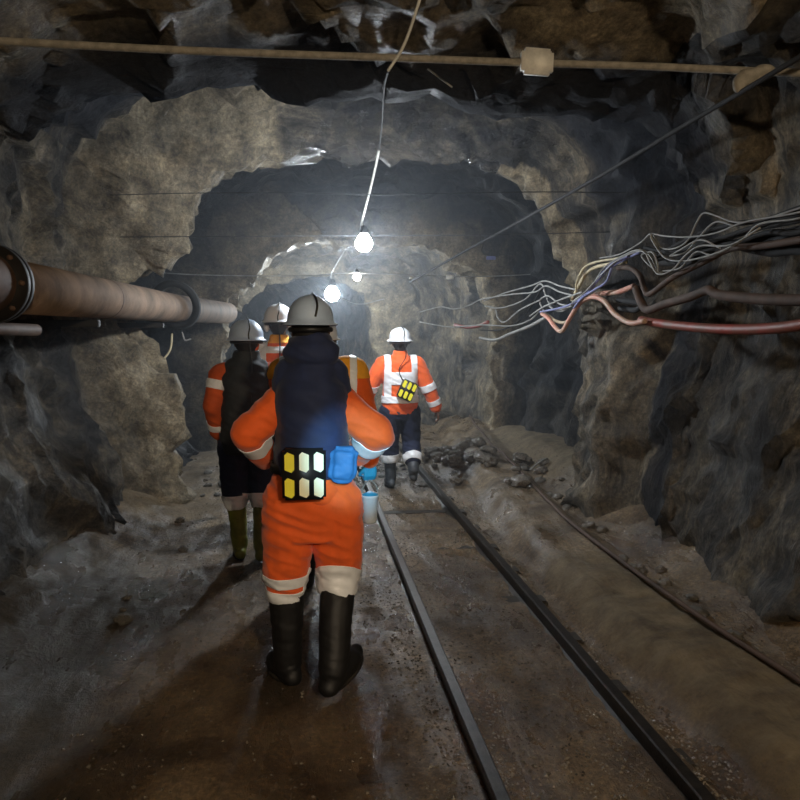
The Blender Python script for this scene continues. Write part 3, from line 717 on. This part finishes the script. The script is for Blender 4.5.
def make_person(name, label, loc, rz, J, W):
    """J joints in metres, facing +Y; W what is worn"""
    t = thing(name, label, 'person', loc, rz)
    S = W.get('s', 1.0)
    lean = W.get('lean', (0, 0)); vx = W.get('voxel', .009)
    hz = 1.655 * S; hc = V((lean[0], lean[1], hz))
    shx, shz = W.get('shoulder', (.185, 1.44)); sh = {-1: V((lean[0] * .85 - shx * S, lean[1] * .8, shz * S)), 1: V((lean[0] * .85 + shx * S, lean[1] * .8, shz * S))}
    hp = {-1: V((-.095, 0, .93 * S)), 1: V((.095, 0, .93 * S))}
    cx = lambda z: (lean[0] * max(0, (z - .9 * S) / (.7 * S)), lean[1] * max(0, (z - .9 * S) / (.7 * S)))
    def TR(rs):
        out = []
        for z, dx, dy, rx, ry in rs:
            z *= S; a = cx(z); out.append((z, a[0] + dx, a[1] + dy, rx, ry))
        return dense(out)
    el, wr, kn, an = J['elbow'], J['wrist'], J['knee'], J['ankle']
    # --- body, one continuous surface
    bm = bmesh.new()
    loft(bm, TR([(.86, 0, 0, .14, .10), (.95, 0, 0, .155, .11), (1.08, 0, 0, .13, .095), (1.25, 0, .01, .15, .11), (1.38, 0, 0, .165, .11), (1.46, 0, 0, .12, .08), (1.50, 0, 0, .065, .06), (1.60, 0, .005, .056, .058)]))
    for s in (-1, 1):
        limb(bm, [sh[s] + V((-.03 * s, 0, -.01)), el[s], wr[s]], [.055, .040, .027])
        limb(bm, [hp[s], kn[s], an[s]], [.085, .055, .038])
        f, sd, u = foot_frame(an[s], J['toe'][s], J['pitch'][s])
        limb(bm, [an[s] - f * .04 - u * .05, an[s] + f * .10 - u * .06, an[s] + f * .16 - u * .065], [.035, .034, .026], n=3)
        dv = V(J['hand'][s][0]); hand_geo(bm, wr[s] + dv.normalized() * .01, dv, J['hand'][s][1], J['hand'][s][2], J['hand'][s][3])
    ball(bm, hc + V((0, -.012, .03)), (.076, .094, .094)); ball(bm, hc + V((0, .028, -.045)), (.056, .062, .066)); ball(bm, hc + V((0, .062, -.088)), (.026, .022, .02))
    limb(bm, [hc + V((0, .082, .02)), hc + V((0, .108, -.022))], [.010, .017], n=2, seg=8)
    ball(bm, hc + V((0, .088, -.055)), (.026, .012, .008)); ball(bm, hc + V((0, .086, -.066)), (.022, .012, .008)); ball(bm, hc + V((0, .078, .035)), (.05, .018, .012))
    for s in (-1, 1): ball(bm, hc + V((.078 * s, -.005, -.005)), (.012, .022, .034))
    body = obj('body', remeshed(bm, .0065, 2), M['skin'], t)
    for s in (-1, 1):
        bm = bmesh.new(); ball(bm, hc + V((.03 * s, .080, .008)), .013); obj('eye', bm, M['eye'], t)
    bm = bmesh.new(); ball(bm, hc + V((0, -.025, .01)), (.083, .092, .10)); ball(bm, hc + V((0, -.045, -.05)), (.060, .055, .05)); obj('hair', remeshed(bm, .01, 2, .004, 50), M['hair'], t)
    # --- trousers
    def band(par, src, planes, mat='reflect', pred=None, off=.006, nm='reflective_band'):
        b = band_from(src, planes, off, .004, pred)
        if len(b.faces) > 3: return obj(nm, b, M[mat], par)
        b.free()
    bt = W.get('boot_top', .36)
    tr = W.get('trouser_r', (.125, .10, .088))
    bm = bmesh.new()
    crz = W.get('crotch', .80)
    loft(bm, TR([(crz, 0, 0, .155, .115), (.88, 0, -.005, .18, .135), (.96, 0, 0, .178, .13), (1.06, 0, 0, .165, .12)]))
    hem = {}
    for s in (-1, 1):
        k, a = V(kn[s]), V(an[s]); tt = (k.z - bt * S) / (k.z - a.z) if k.z - a.z > .05 else .5
        hm = k.lerp(a, min(.9, max(.1, W.get('hem_t', {}).get(s, tt)))); hem[s] = hm
        limb(bm, [hp[s] + V((.01 * s, 0, -.06)), k, hm], list(tr))
    src = remeshed(bm, vx, 4, W.get('wr', .007), 9, W.get('seed', 1))
    tro = obj('trousers', src.copy(), M[W['trousers']], t)
    for s in (-1, 1):
        d = (V(an[s]) - V(kn[s])).normalized(); c0 = hem[s]
        for (a0, a1) in W.get('leg_bands', {}).get(s, ((.02, .07),)):
            p1 = c0 - d * a1 + d * .05; p0 = c0 - d * a0 + d * .05
            hmx = c0
            band(tro, src, [(p1, d), (p0, -d)], pred=lambda c, q=(p0 + p1) / 2: (c - q).length < .17 and c.x * s > (-.02 if abs(kn[s].x) > .02 else -9) - .03)
    src.free()
    # --- boots
    for s in (-1, 1):
        k, a = V(kn[s]), V(an[s]); f, sd, u = foot_frame(a, J['toe'][s], J['pitch'][s])
        top = hem[s] + (a - hem[s]).normalized() * -.03
        if top.z > k.z: top = k
        bm = bmesh.new()
        bk_ = W.get('boot_k', 1.0)
        limb(bm, [top, top.lerp(a, .6), a - u * .01], [.072 * bk_, .064 * bk_, .058 * bk_])
        heel = a - f * .055 - u * .062; ballp = a + f * .125 - u * .062; toe = a + f * .185 - u * .064
        limb(bm, [heel, a + f * .03 - u * .045, ballp, toe], [.042 * bk_, .052 * bk_, .050 * bk_, .036])
        ball(bm, a + f * .10 - u * .045, (.048, .06, .04))
        b = remeshed(bm, .009, 3, .004, 12, 3)
        # flatten the sole
        zc = -.096
        for v in b.verts:
            h = (v.co - a).dot(u)
            if h < zc: v.co += u * (zc - h)
        bo = obj('boot', b, M[W['boots']], t)
        bm = bmesh.new()
        for (q, r) in ((heel, .046), (ballp, .052), (toe, .040)): pass
        outl = []
        for i in range(28):
            an_ = 2 * PI * i / 28; c, sn = math.cos(an_), math.sin(an_)
            L = .145 if c > 0 else .115; wdt = .050 if c > -.2 else .044
            outl.append(a + f * (.065 + L * c + .01) + sd * (wdt * sn) + u * zc)
        lo = [bm.verts.new(p - u * .018) for p in outl]; hi = [bm.verts.new(p + u * .006) for p in outl]
        bm.faces.new(lo); bm.faces.new(hi)
        for i in range(28): bm.faces.new((lo[i], lo[(i + 1) % 28], hi[(i + 1) % 28], hi[i]))
        obj('sole', bm, M['sole'], bo)
    # --- jacket
    jr = W.get('sleeve_r', (.088, .078, .062))
    hemz = W.get('hem', .90)
    bm = bmesh.new()
    jk_ = W.get('jacket_k', 1.0)
    loft(bm, TR([(hemz, 0, 0, .185 * jk_, .14), (hemz + .06, 0, 0, .192 * jk_, .145), (1.15, 0, 0, .182 * jk_, .135), (1.32, 0, -.005, .20 * jk_, .145), (1.42, 0, -.005, .185 * jk_, .135), (1.485, 0, 0, .12, .10), (1.525, 0, 0, .078, .082), (1.565, 0, .0, .075, .082)]))
    for s in (-1, 1):
        e, w_ = V(el[s]), V(wr[s])
        limb(bm, [sh[s] + V((-.04 * s, 0, -.02)), sh[s] + V((.005 * s, 0, -.03)), e, e.lerp(w_, W.get('cuff', .95))], [jr[0], jr[0], jr[1], jr[2]])
    src = remeshed(bm, vx, 4, W.get('wr', .007), 8, W.get('seed', 1) + 5)
    # open the inside of the neck so the collar is not a lid
    jk = obj('jacket', src.copy(), M[W['jacket']], t)
    for s in (-1, 1):
        e, w_ = V(el[s]), V(wr[s]); d = (w_ - e).normalized(); L = (w_ - e).length; d0 = (e - sh[s]).normalized()
        for (a0, a1) in W.get('fore_bands', ((.55, .80),)):
            q = e + d * L * (a0 + a1) / 2
            band(jk, src, [(e + d * L * a0, d), (e + d * L * a1, -d)], pred=lambda c, q=q: (c - q).length < .10)
        for (a0, a1) in W.get('upper_bands', ()):
            p0 = sh[s].lerp(e, a0); p1 = sh[s].lerp(e, a1); q = (p0 + p1) / 2
            band(jk, src, [(p0, d0), (p1, -d0)], pred=lambda c, q=q: (c - q).length < .12 )
    if W.get('harness'):
        hb = W['harness']
        for s in (-1, 1):
            x0, x1 = sorted((s * hb[0], s * hb[1]))
            band(jk, src, [((x0 + lean[0] * .5, 0, 0), (1, 0, 0)), ((x1 + lean[0] * .5, 0, 0), (-1, 0, 0)), ((0, 0, hb[2] * S), (0, 0, 1))], off=.008, pred=lambda c: (c - sh[s]).length > .0)
        tor = lambda c: abs(c.x - lean[0] * .6) < .215 * S
        band(jk, src, [((0, 0, hb[2] * S), (0, 0, 1)), ((0, 0, hb[3] * S), (0, 0, -1))], off=.010, pred=tor)
        if hb[4]:
            band(jk, src, [((-hb[0], 0, 0), (1, 0, 0)), ((hb[0], 0, 0), (-1, 0, 0)), ((0, 0, hb[4] * S), (0, 0, 1)), ((0, 0, hb[5] * S), (0, 0, -1)), ((0, 0, 0), (0, -1, 0))], off=.007)
    if W.get('yoke'):
        band(jk, src, [((0, 0, W['yoke'] * S), (0, 0, 1))], mat='amber', off=.003, nm='shoulder_panel')
    src.free()
    # --- vest
    if W.get('vest'):
        bm = bmesh.new(); vz = W.get('vest_hem', 1.0)
        k = W.get('vest_k', 1.0)
        loft(bm, TR([(vz, 0, -.01, .185 * k, .165), (vz + .07, 0, -.015, .195 * k, .175), (1.22, 0, -.02, .190 * k, .175), (1.38, 0, -.025, .185 * k, .170), (1.47, 0, -.02, .150 * k, .14), (1.53, 0, -.01, .105 * k, .115), (1.59, 0, -.01, .09, .105)]))
        for s in (-1, 1): limb(bm, [V((.09 * s + lean[0] * .8, -.02, 1.46 * S)), V((.13 * s * k + lean[0] * .8, -.02, 1.40 * S))], [.075, .078 * k])
        if W.get('hood'):
            ball(bm, V((lean[0], lean[1] - .075, 1.555 * S)), (.125, .085, .075)); ball(bm, V((lean[0], lean[1] - .04, 1.60 * S)), (.10, .09, .055))
        vsrc = remeshed(bm, vx, 4, .010, 7, 11)
        ve = obj('vest', vsrc.copy(), M[W['vest']], t)
        if W.get('vest_seams'):
            for z in W['vest_seams']:
                band(ve, vsrc, [((0, 0, z), (0, 0, 1)), ((0, 0, z + .012), (0, 0, -1))], mat='charcoal', off=.001, nm='seam')
        vsrc.free()
    # --- gloves
    for s, mt in W.get('gloves', {}).items():
        dv = V(J['hand'][s][0]).normalized(); bm = bmesh.new()
        hand_geo(bm, V(wr[s]) + dv * .01, dv, J['hand'][s][1], J['hand'][s][2], J['hand'][s][3], .0035)
        tube(bm, [V(wr[s]) - dv * .05, V(wr[s]) + dv * .03], [.046, .034], 12)
        obj('glove', remeshed(bm, .005, 2), M[mt], t)
    # --- helmet
    hel = bmesh.new(); hr = W.get('helmet_r', (.122, .148, .125)); cz = hc.z + W.get('helmet_up', .045); seg = 40; rings = []
    for i in range(11):
        ph = PI / 2 * i / 10; r = []
        for k in range(seg):
            a = 2 * PI * k / seg; rid = 1 + .018 * max(0, math.cos(6 * a)) ** 4 * math.sin(ph)
            r.append(hel.verts.new((hc.x + hr[0] * math.sin(ph) * math.cos(a) * rid, hc.y - .008 + hr[1] * math.sin(ph) * math.sin(a) * rid, cz + hr[2] * math.cos(ph) * (1.0 if abs(math.cos(a)) > .16 else 1.02)))) if i else None
        rings.append(r)
    rings = rings[1:]
    topv = hel.verts.new((hc.x, hc.y - .008, cz + hr[2]))
    for (ex, dz) in ((.006, -.018), (.022, -.026), (.024, -.031)):
        r = []
        for k in range(seg):
            a = 2 * PI * k / seg; pk = .045 * max(0, math.sin(a)) ** 2 + .008 * max(0, -math.sin(a))
            e = ex * (1 + pk / .022 * (ex > .01)); r.append(hel.verts.new((hc.x + (hr[0] + e) * math.cos(a), hc.y - .008 + (hr[1] + e) * math.sin(a), cz + dz - .10 * pk)))
        rings.append(r)
    for k in range(seg): hel.faces.new((topv, rings[0][k], rings[0][(k + 1) % seg]))
    for a, b in zip(rings, rings[1:]):
        for k in range(seg): hel.faces.new((a[k], a[(k + 1) % seg], b[(k + 1) % seg], b[k]))
    bmesh.ops.recalc_face_normals(hel, faces=hel.faces[:]); bmesh.ops.solidify(hel, geom=hel.faces[:], thickness=.004)
    ho = obj('helmet', hel, M[W.get('helmet', 'helmet')], t)
    bm = bmesh.new(); tube(bm, [hc + V((0, .145, .095)), hc + V((0, .185, .09))], [.03, .033], 16); obj('cap_lamp', bm, M['black_plastic'], ho)
    bm = bmesh.new(); tube(bm, [hc + V((0, .2, .088)), hc + V((0, .203, .088))], [.026, .026], 16); obj('lamp_lens', bm, M['bucket'], ho)
    bm = bmesh.new(); pth = [hc + V((.02, .145, .12))] + [V((hc.x + .02 + .01 * math.sin(q * 3), hc.y - .008 + (hr[1] + .006) * math.cos(q), cz + (hr[2] + .006) * math.sin(q))) for q in [.7, 1.1, 1.5, 1.9, 2.3, 2.7, 3.1]]
    pth += [hc + V((.03, -.17, -.02)), V((hc.x + .04, hc.y - .175, 1.50 * S))]
    if W.get('lamp_cord'): pth += [V(p) for p in W['lamp_cord']]
    if W.get('short_cord'): pth = pth[:-2]
    tube(bm, catmull(pth, 80), .005, 6); obj('lamp_cord', bm, M['black_plastic'], ho)
    bm = bmesh.new(); tube(bm, [hc + V((hr[0] * math.cos(a) * .90, -.01 + hr[1] * math.sin(a) * .88, -.0)) for a in [PI + PI * i / 12 for i in range(13)]], .012, 8); obj('helmet_strap', bm, M['black_plastic'], ho)
    if W.get('muffs'):
        for s in (-1, 1):
            bm = bmesh.new(); ball(bm, hc + V((.105 * s, -.0, -.02)), (.028, .04, .05)); obj('ear_muff', bm, M['helmet'], ho)
    # --- self rescuer and pouch
    if W.get('rescuer'):
        c, tilt, ncol, nrow, wd, hg, mats, rzz = W['rescuer']; c = V(c)
        R3 = Matrix.Rotation(rzz, 3, 'Z') @ Matrix.Rotation(tilt, 3, 'Y')
        bm = bmesh.new(); box(bm, c, (wd, .085, hg), R3, .012); rs = obj('self_rescuer', bm, M['black_plastic'], t)
        for i in range(ncol):
            for j in range(nrow):
                pw_, ph_ = wd / ncol * .66, hg / nrow * .80
                lc = V(((i + .5) / ncol * wd - wd / 2, -.0445, (j + .5) / nrow * hg - hg / 2))
                bm = bmesh.new(); sk = .15 * pw_ * 2
                q = [V((-pw_ / 2, 0, -ph_ / 2 + sk)), V((pw_ / 2 - sk, 0, -ph_ / 2)), V((pw_ / 2, 0, -ph_ / 2 + sk)), V((pw_ / 2, 0, ph_ / 2 - sk)), V((-pw_ / 2 + sk, 0, ph_ / 2)), V((-pw_ / 2, 0, ph_ / 2 - sk))]
                fa = [bm.verts.new(c + R3 @ (lc + p)) for p in q]; fb = [bm.verts.new(c + R3 @ (lc + p + V((0, .006, 0)))) for p in q]
                bm.faces.new(fa); bm.faces.new(fb[::-1])
                for m_ in range(6): bm.faces.new((fa[m_], fa[(m_ + 1) % 6], fb[(m_ + 1) % 6], fb[m_]))
                obj('reflective_pad', bm, M[mats[min(i, len(mats) - 1)]], rs, False)
    if W.get('belt'):
        z = W['belt']; bm = bmesh.new(); n = 40; A = cx(z); bx_, by_ = W.get('belt_r', (.20, .155))
        ring = [[bm.verts.new((A[0] + (bx_ + o_) * math.cos(2 * PI * i / n), A[1] + (by_ + o_) * math.sin(2 * PI * i / n), z + h_)) for i in range(n)] for o_, h_ in ((0, -.022), (.006, -.022), (.006, .022), (0, .022))]
        for r in range(4):
            for i in range(n): bm.faces.new((ring[r][i], ring[r][(i + 1) % n], ring[(r + 1) % 4][(i + 1) % n], ring[(r + 1) % 4][i]))
        obj('belt', bm, M['black_plastic'], t)
    if W.get('pouch'):
        c, sz, mt = W['pouch']; bm = bmesh.new(); box(bm, c, sz, Matrix.Rotation(.1, 3, 'Y'), .02); b = remeshed(bm, .008, 4, .006, 14, 2); obj('pouch', b, M[mt], t)
    return t
def D2(a, b): return {-1: V(a), 1: V(b)}

# nearest worker
b1 = G(314, 684, 0); b1.z = floor_z(b1.x, b1.y) + .005
P1 = make_person('person', 'nearest person seen from behind in navy vest over orange work suit and black boots', b1, 0, dict(
    elbow=D2((-.285, -.02, 1.235), (.30, -.02, 1.225)), wrist=D2((-.205, .19, 1.08), (.215, .20, 1.09)),
    knee=D2((-.125, .07, .55), (.125, .08, .55)), ankle=D2((-.125, .10, .115), (.085, -.12, .16)), toe=D2((-.45, 1, 0), (.75, 1, 0)), pitch={-1: 0, 1: -.35},
    hand={-1: ((.35, .7, -.5), (.8, 0, .3), (0, .4, .9), .7), 1: ((-.5, .8, -.2), (-.8, 0, .3), (0, .4, .9), .7)}),
    dict(s=1.03, jacket='orange', trousers='orange', boots='boot_black', vest='navy', hood=True, vest_hem=1.01, vest_k=.86, helmet='helmet_old', seed=2, wr=.010, crotch=.72, hem=.90,
         shoulder=(.125, 1.36), jacket_k=.78, helmet_up=.052, boot_top=.46, boot_k=1.18, short_cord=True,
         trouser_r=(.130, .106, .086), sleeve_r=(.082, .078, .064), fore_bands=((.10, .42),), cuff=.85, leg_bands={-1: ((.005, .060), (.085, .140)), 1: ((.0, .135),)},
         gloves={-1: 'glove_green'}, belt=1.08, belt_r=(.185, .165), rescuer=((-.035, -.205, 1.08), 0.0, 3, 2, .188, .222, ('pad_yellow', 'pad_pale', 'pad_pale'), 0),
         pouch=((.135, -.165, 1.11), (.12, .08, .16), 'blue_pouch'), helmet_r=(.102, .138, .105)))
# far worker
b5 = G(400, 487, 0); b5.z = floor_z(b5.x, b5.y) + .01
P5 = make_person('person', 'far person walking alone between the rails in orange jacket with white bands and navy trousers', b5, 0.0, dict(
    elbow=D2((-.32, .02, 1.12), (.30, -.02, 1.12)), wrist=D2((-.36, .14, .90), (.40, .02, .88)),
    knee=D2((-.11, .06, .48), (.13, .05, .50)), ankle=D2((-.09, .10, .11), (.12, -.20, .24)), toe=D2((-.1, 1, 0), (.1, 1, 0)), pitch={-1: 0, 1: -.7},
    hand={-1: ((-.1, .3, -1), (1, 0, .1), (0, 1, 0), .5), 1: ((.25, .1, -1), (-1, 0, .1), (0, 1, 0), .5)}),
    dict(s=.96, jacket='orange', trousers='navy_pants', boots='boot_grey', seed=4, hem=.86, trouser_r=(.122, .102, .098), sleeve_r=(.092, .080, .066), fore_bands=((-.12, .18), (.62, .85)),
         leg_bands={-1: ((.0, .085),), 1: ((.0, .085),)}, harness=(.105, .175, .985, 1.06, 1.19, 1.33), 
         rescuer=((.05, -.20, 1.09), .42, 3, 2, .165, .205, ('pad_yellow', 'pad_yellow'), 0), lamp_cord=[(-.03, -.165, 1.30), (.03, -.17, 1.15)], helmet_r=(.116, .143, .12)))
# left worker
b2 = G(250, 556, 0); b2.z = floor_z(b2.x, b2.y) + .01
P2 = make_person('person', 'leftmost person in charcoal vest, navy trousers and olive green boots', b2, 0.04, dict(
    elbow=D2((-.235, -.02, 1.16), (.235, .02, 1.14)), wrist=D2((-.22, .14, .94), (.22, .16, .95)),
    knee=D2((-.10, .06, .49), (.10, .03, .49)), ankle=D2((-.075, .06, .115), (.085, -.06, .13)), toe=D2((-.1, 1, 0), (.15, 1, 0)), pitch={-1: 0, 1: -.15},
    hand={-1: ((0, .4, -1), (1, 0, .1), (0, 1, 0), .5), 1: ((0, .4, -1), (-1, 0, .1), (0, 1, 0), .5)}),
    dict(s=.985, jacket='orange_dk', trousers='navy_pants', boots='boot_olive', vest='charcoal', vest_hem=.84, vest_k=.97, helmet='helmet_old', seed=6, boot_top=.47, trouser_r=(.12, .10, .09), fore_bands=((.5, .7),), upper_bands=((.25, .5),),
         leg_bands={-1: ((-.02, .095),), 1: ((-.02, .095),)}, belt=.95, belt_r=(.20, .165), lamp_cord=[(.03, -.205, 1.2)], helmet_r=(.122, .145, .125)))
# worker with reflective harness, second from the left, mostly hidden
b3 = P(279, 335, 6.7); b3.z = floor_z(b3.x, 6.7) + .01
P3 = make_person('person', 'person in clean white helmet with ear muffs, between the leftmost and nearest workers', b3, -.15, dict(
    elbow=D2((-.25, .03, 1.15), (.24, .03, 1.15)), wrist=D2((-.20, .2, 1.02), (.2, .2, 1.02)),
    knee=D2((-.10, .10, .49), (.10, .0, .49)), ankle=D2((-.09, .12, .115), (.09, -.14, .15)), toe=D2((0, 1, 0), (.05, 1, 0)), pitch={-1: 0, 1: -.3},
    hand={-1: ((.3, .6, -.4), (1, 0, .1), (0, 1, 0), .5), 1: ((-.3, .6, -.4), (-1, 0, .1), (0, 1, 0), .5)}),
    dict(s=1.07, jacket='orange', trousers='navy_pants', boots='boot_black', muffs=True, seed=8, harness=(.085, .16, 1.08, 1.16, 1.42, 1.47), yoke=1.50, belt=.97, fore_bands=((.4, .7),), lamp_cord=[(.03, -.19, 1.2)], voxel=.011, helmet_r=(.125, .15, .13)))
# worker with the white bucket
b4 = P(318, 335, 4.95); b4.z = floor_z(b4.x, 4.95) + .01
P4 = make_person('person', 'person hidden behind the nearest worker whose blue glove carries a white bucket', b4, -.02, dict(
    elbow=D2((-.20, .03, 1.13), (.31, .0, 1.14)), wrist=D2((-.16, .2, 1.0), (.335, .03, .86)),
    knee=D2((-.10, .10, .49), (.10, .0, .49)), ankle=D2((-.09, .12, .115), (.09, -.14, .15)), toe=D2((0, 1, 0), (.05, 1, 0)), pitch={-1: 0, 1: -.3},
    hand={-1: ((.3, .6, -.4), (1, 0, .1), (0, 1, 0), .5), 1: ((.0, .02, -1), (-.2, .9, 0), (-1, -.1, 0), 1.25)}),
    dict(s=1.0, jacket='orange', trousers='orange', boots='boot_black', seed=9, yoke=1.42, shoulder=(.215, 1.48), harness=(.20, .245, 1.22, 1.29, None, None), sleeve_r=(.105, .085, .062), fore_bands=(), belt=.97, gloves={1: 'glove_blue'}, lamp_cord=[(.03, -.19, 1.2)], voxel=.011))
# bucket
hb = b4 + V((.335, .03, .86 - .10))
bk = thing('bucket', 'small white bucket hanging from a blue gloved hand beside the nearest worker', 'bucket', (hb.x, hb.y, hb.z - .31))
bm = bmesh.new(); prof = [(0, 0), (.042, 0), (.046, .01), (.053, .17), (.057, .175), (.057, .185), (.050, .187)]; rings = []
for r, z in prof[1:]: rings.append([bm.verts.new((r * math.cos(2 * PI * k / 28), r * math.sin(2 * PI * k / 28), z)) for k in range(28)])
c = bm.verts.new((0, 0, 0))
for k in range(28): bm.faces.new((c, rings[0][k], rings[0][(k + 1) % 28]))
for a, b in zip(rings, rings[1:]):
    for k in range(28): bm.faces.new((a[k], a[(k + 1) % 28], b[(k + 1) % 28], b[k]))
obj('bucket_body', bm, M['bucket'], bk)
bm = bmesh.new(); tube(bm, [(0, 0, .181), (0, 0, .19)], .052, 28); obj('lid', bm, M['glove_blue'], bk)
bm = bmesh.new(); tube(bm, catmull([(-.055, 0, .17), (-.045, 0, .24), (0, 0, .285), (.045, 0, .24), (.055, 0, .17)], 32), .004, 8); obj('handle', bm, M['wire_grey'], bk)

# ------------------------------------------------------------------ haze
hm, nt, bs = newmat('damp haze'); nt.nodes.remove(bs)
vs_ = nd(nt, 'ShaderNodeVolumeScatter'); vs_.inputs['Density'].default_value = .013; vs_.inputs['Anisotropy'].default_value = .35; vs_.inputs['Color'].default_value = (.82, .9, 1, 1)
nt.links.new(vs_.outputs[0], nt.nodes['Material Output'].inputs['Volume'])
bm = bmesh.new(); box(bm, (-.6, 13.4, 1.75), (8.5, 17.2, 4.7)); hz_ = obj('haze', bm, hm, None, False)
tag(hz_, 'thin damp haze filling the tunnel around the glowing lamps', 'haze', kind='stuff')
# ------------------------------------------------------------------ light
def spot(loc, target, power, ang, col, rad=.03, blend=.6):
    d = bpy.data.lights.new('added_cap_beam', 'SPOT'); d.energy = power; d.spot_size = ang; d.spot_blend = blend; d.color = col; d.shadow_soft_size = rad
    o = bpy.data.objects.new('added_cap_beam', d); C.objects.link(o); o.location = loc
    o.rotation_euler = (V(target) - V(loc)).to_track_quat('-Z', 'Y').to_euler(); return o
# roof lamp a few metres behind the photographer, on the same string as the others
bw_ = bulb_mat('warm lamp glow', (1.0, .79, .54), 2300)
lamp(V((.9, -2.2, 2.75)), .075, bw_, 'roof lamp behind the photographer')
# added cap-lamp beams at the photographer's head: narrow on the hip, wide ahead
spot(V((.10, -.05, 1.80)), P(353, 458, 3.5), 800, math.radians(9), (.35, .74, 1.0), .02, .8)
spot(V((.10, -.05, 1.82)), P(380, 420, 5.0), 26, math.radians(60), (1.0, .95, .88), .03, 1.0)
w = bpy.data.worlds.new('world'); SC.world = w; w.use_nodes = True
w.node_tree.nodes['Background'].inputs[0].default_value = (.35, .42, .5, 1); w.node_tree.nodes['Background'].inputs[1].default_value = .004

SC.view_settings.view_transform = 'Standard'; SC.view_settings.look = 'None'
SC.view_settings.exposure = 0.0; SC.view_settings.gamma = 1.0; SC.view_settings.use_curve_mapping = False
SC.cycles.use_denoising = True
SC.cycles.max_bounces = 6
SC.cycles.sample_clamp_indirect = 4
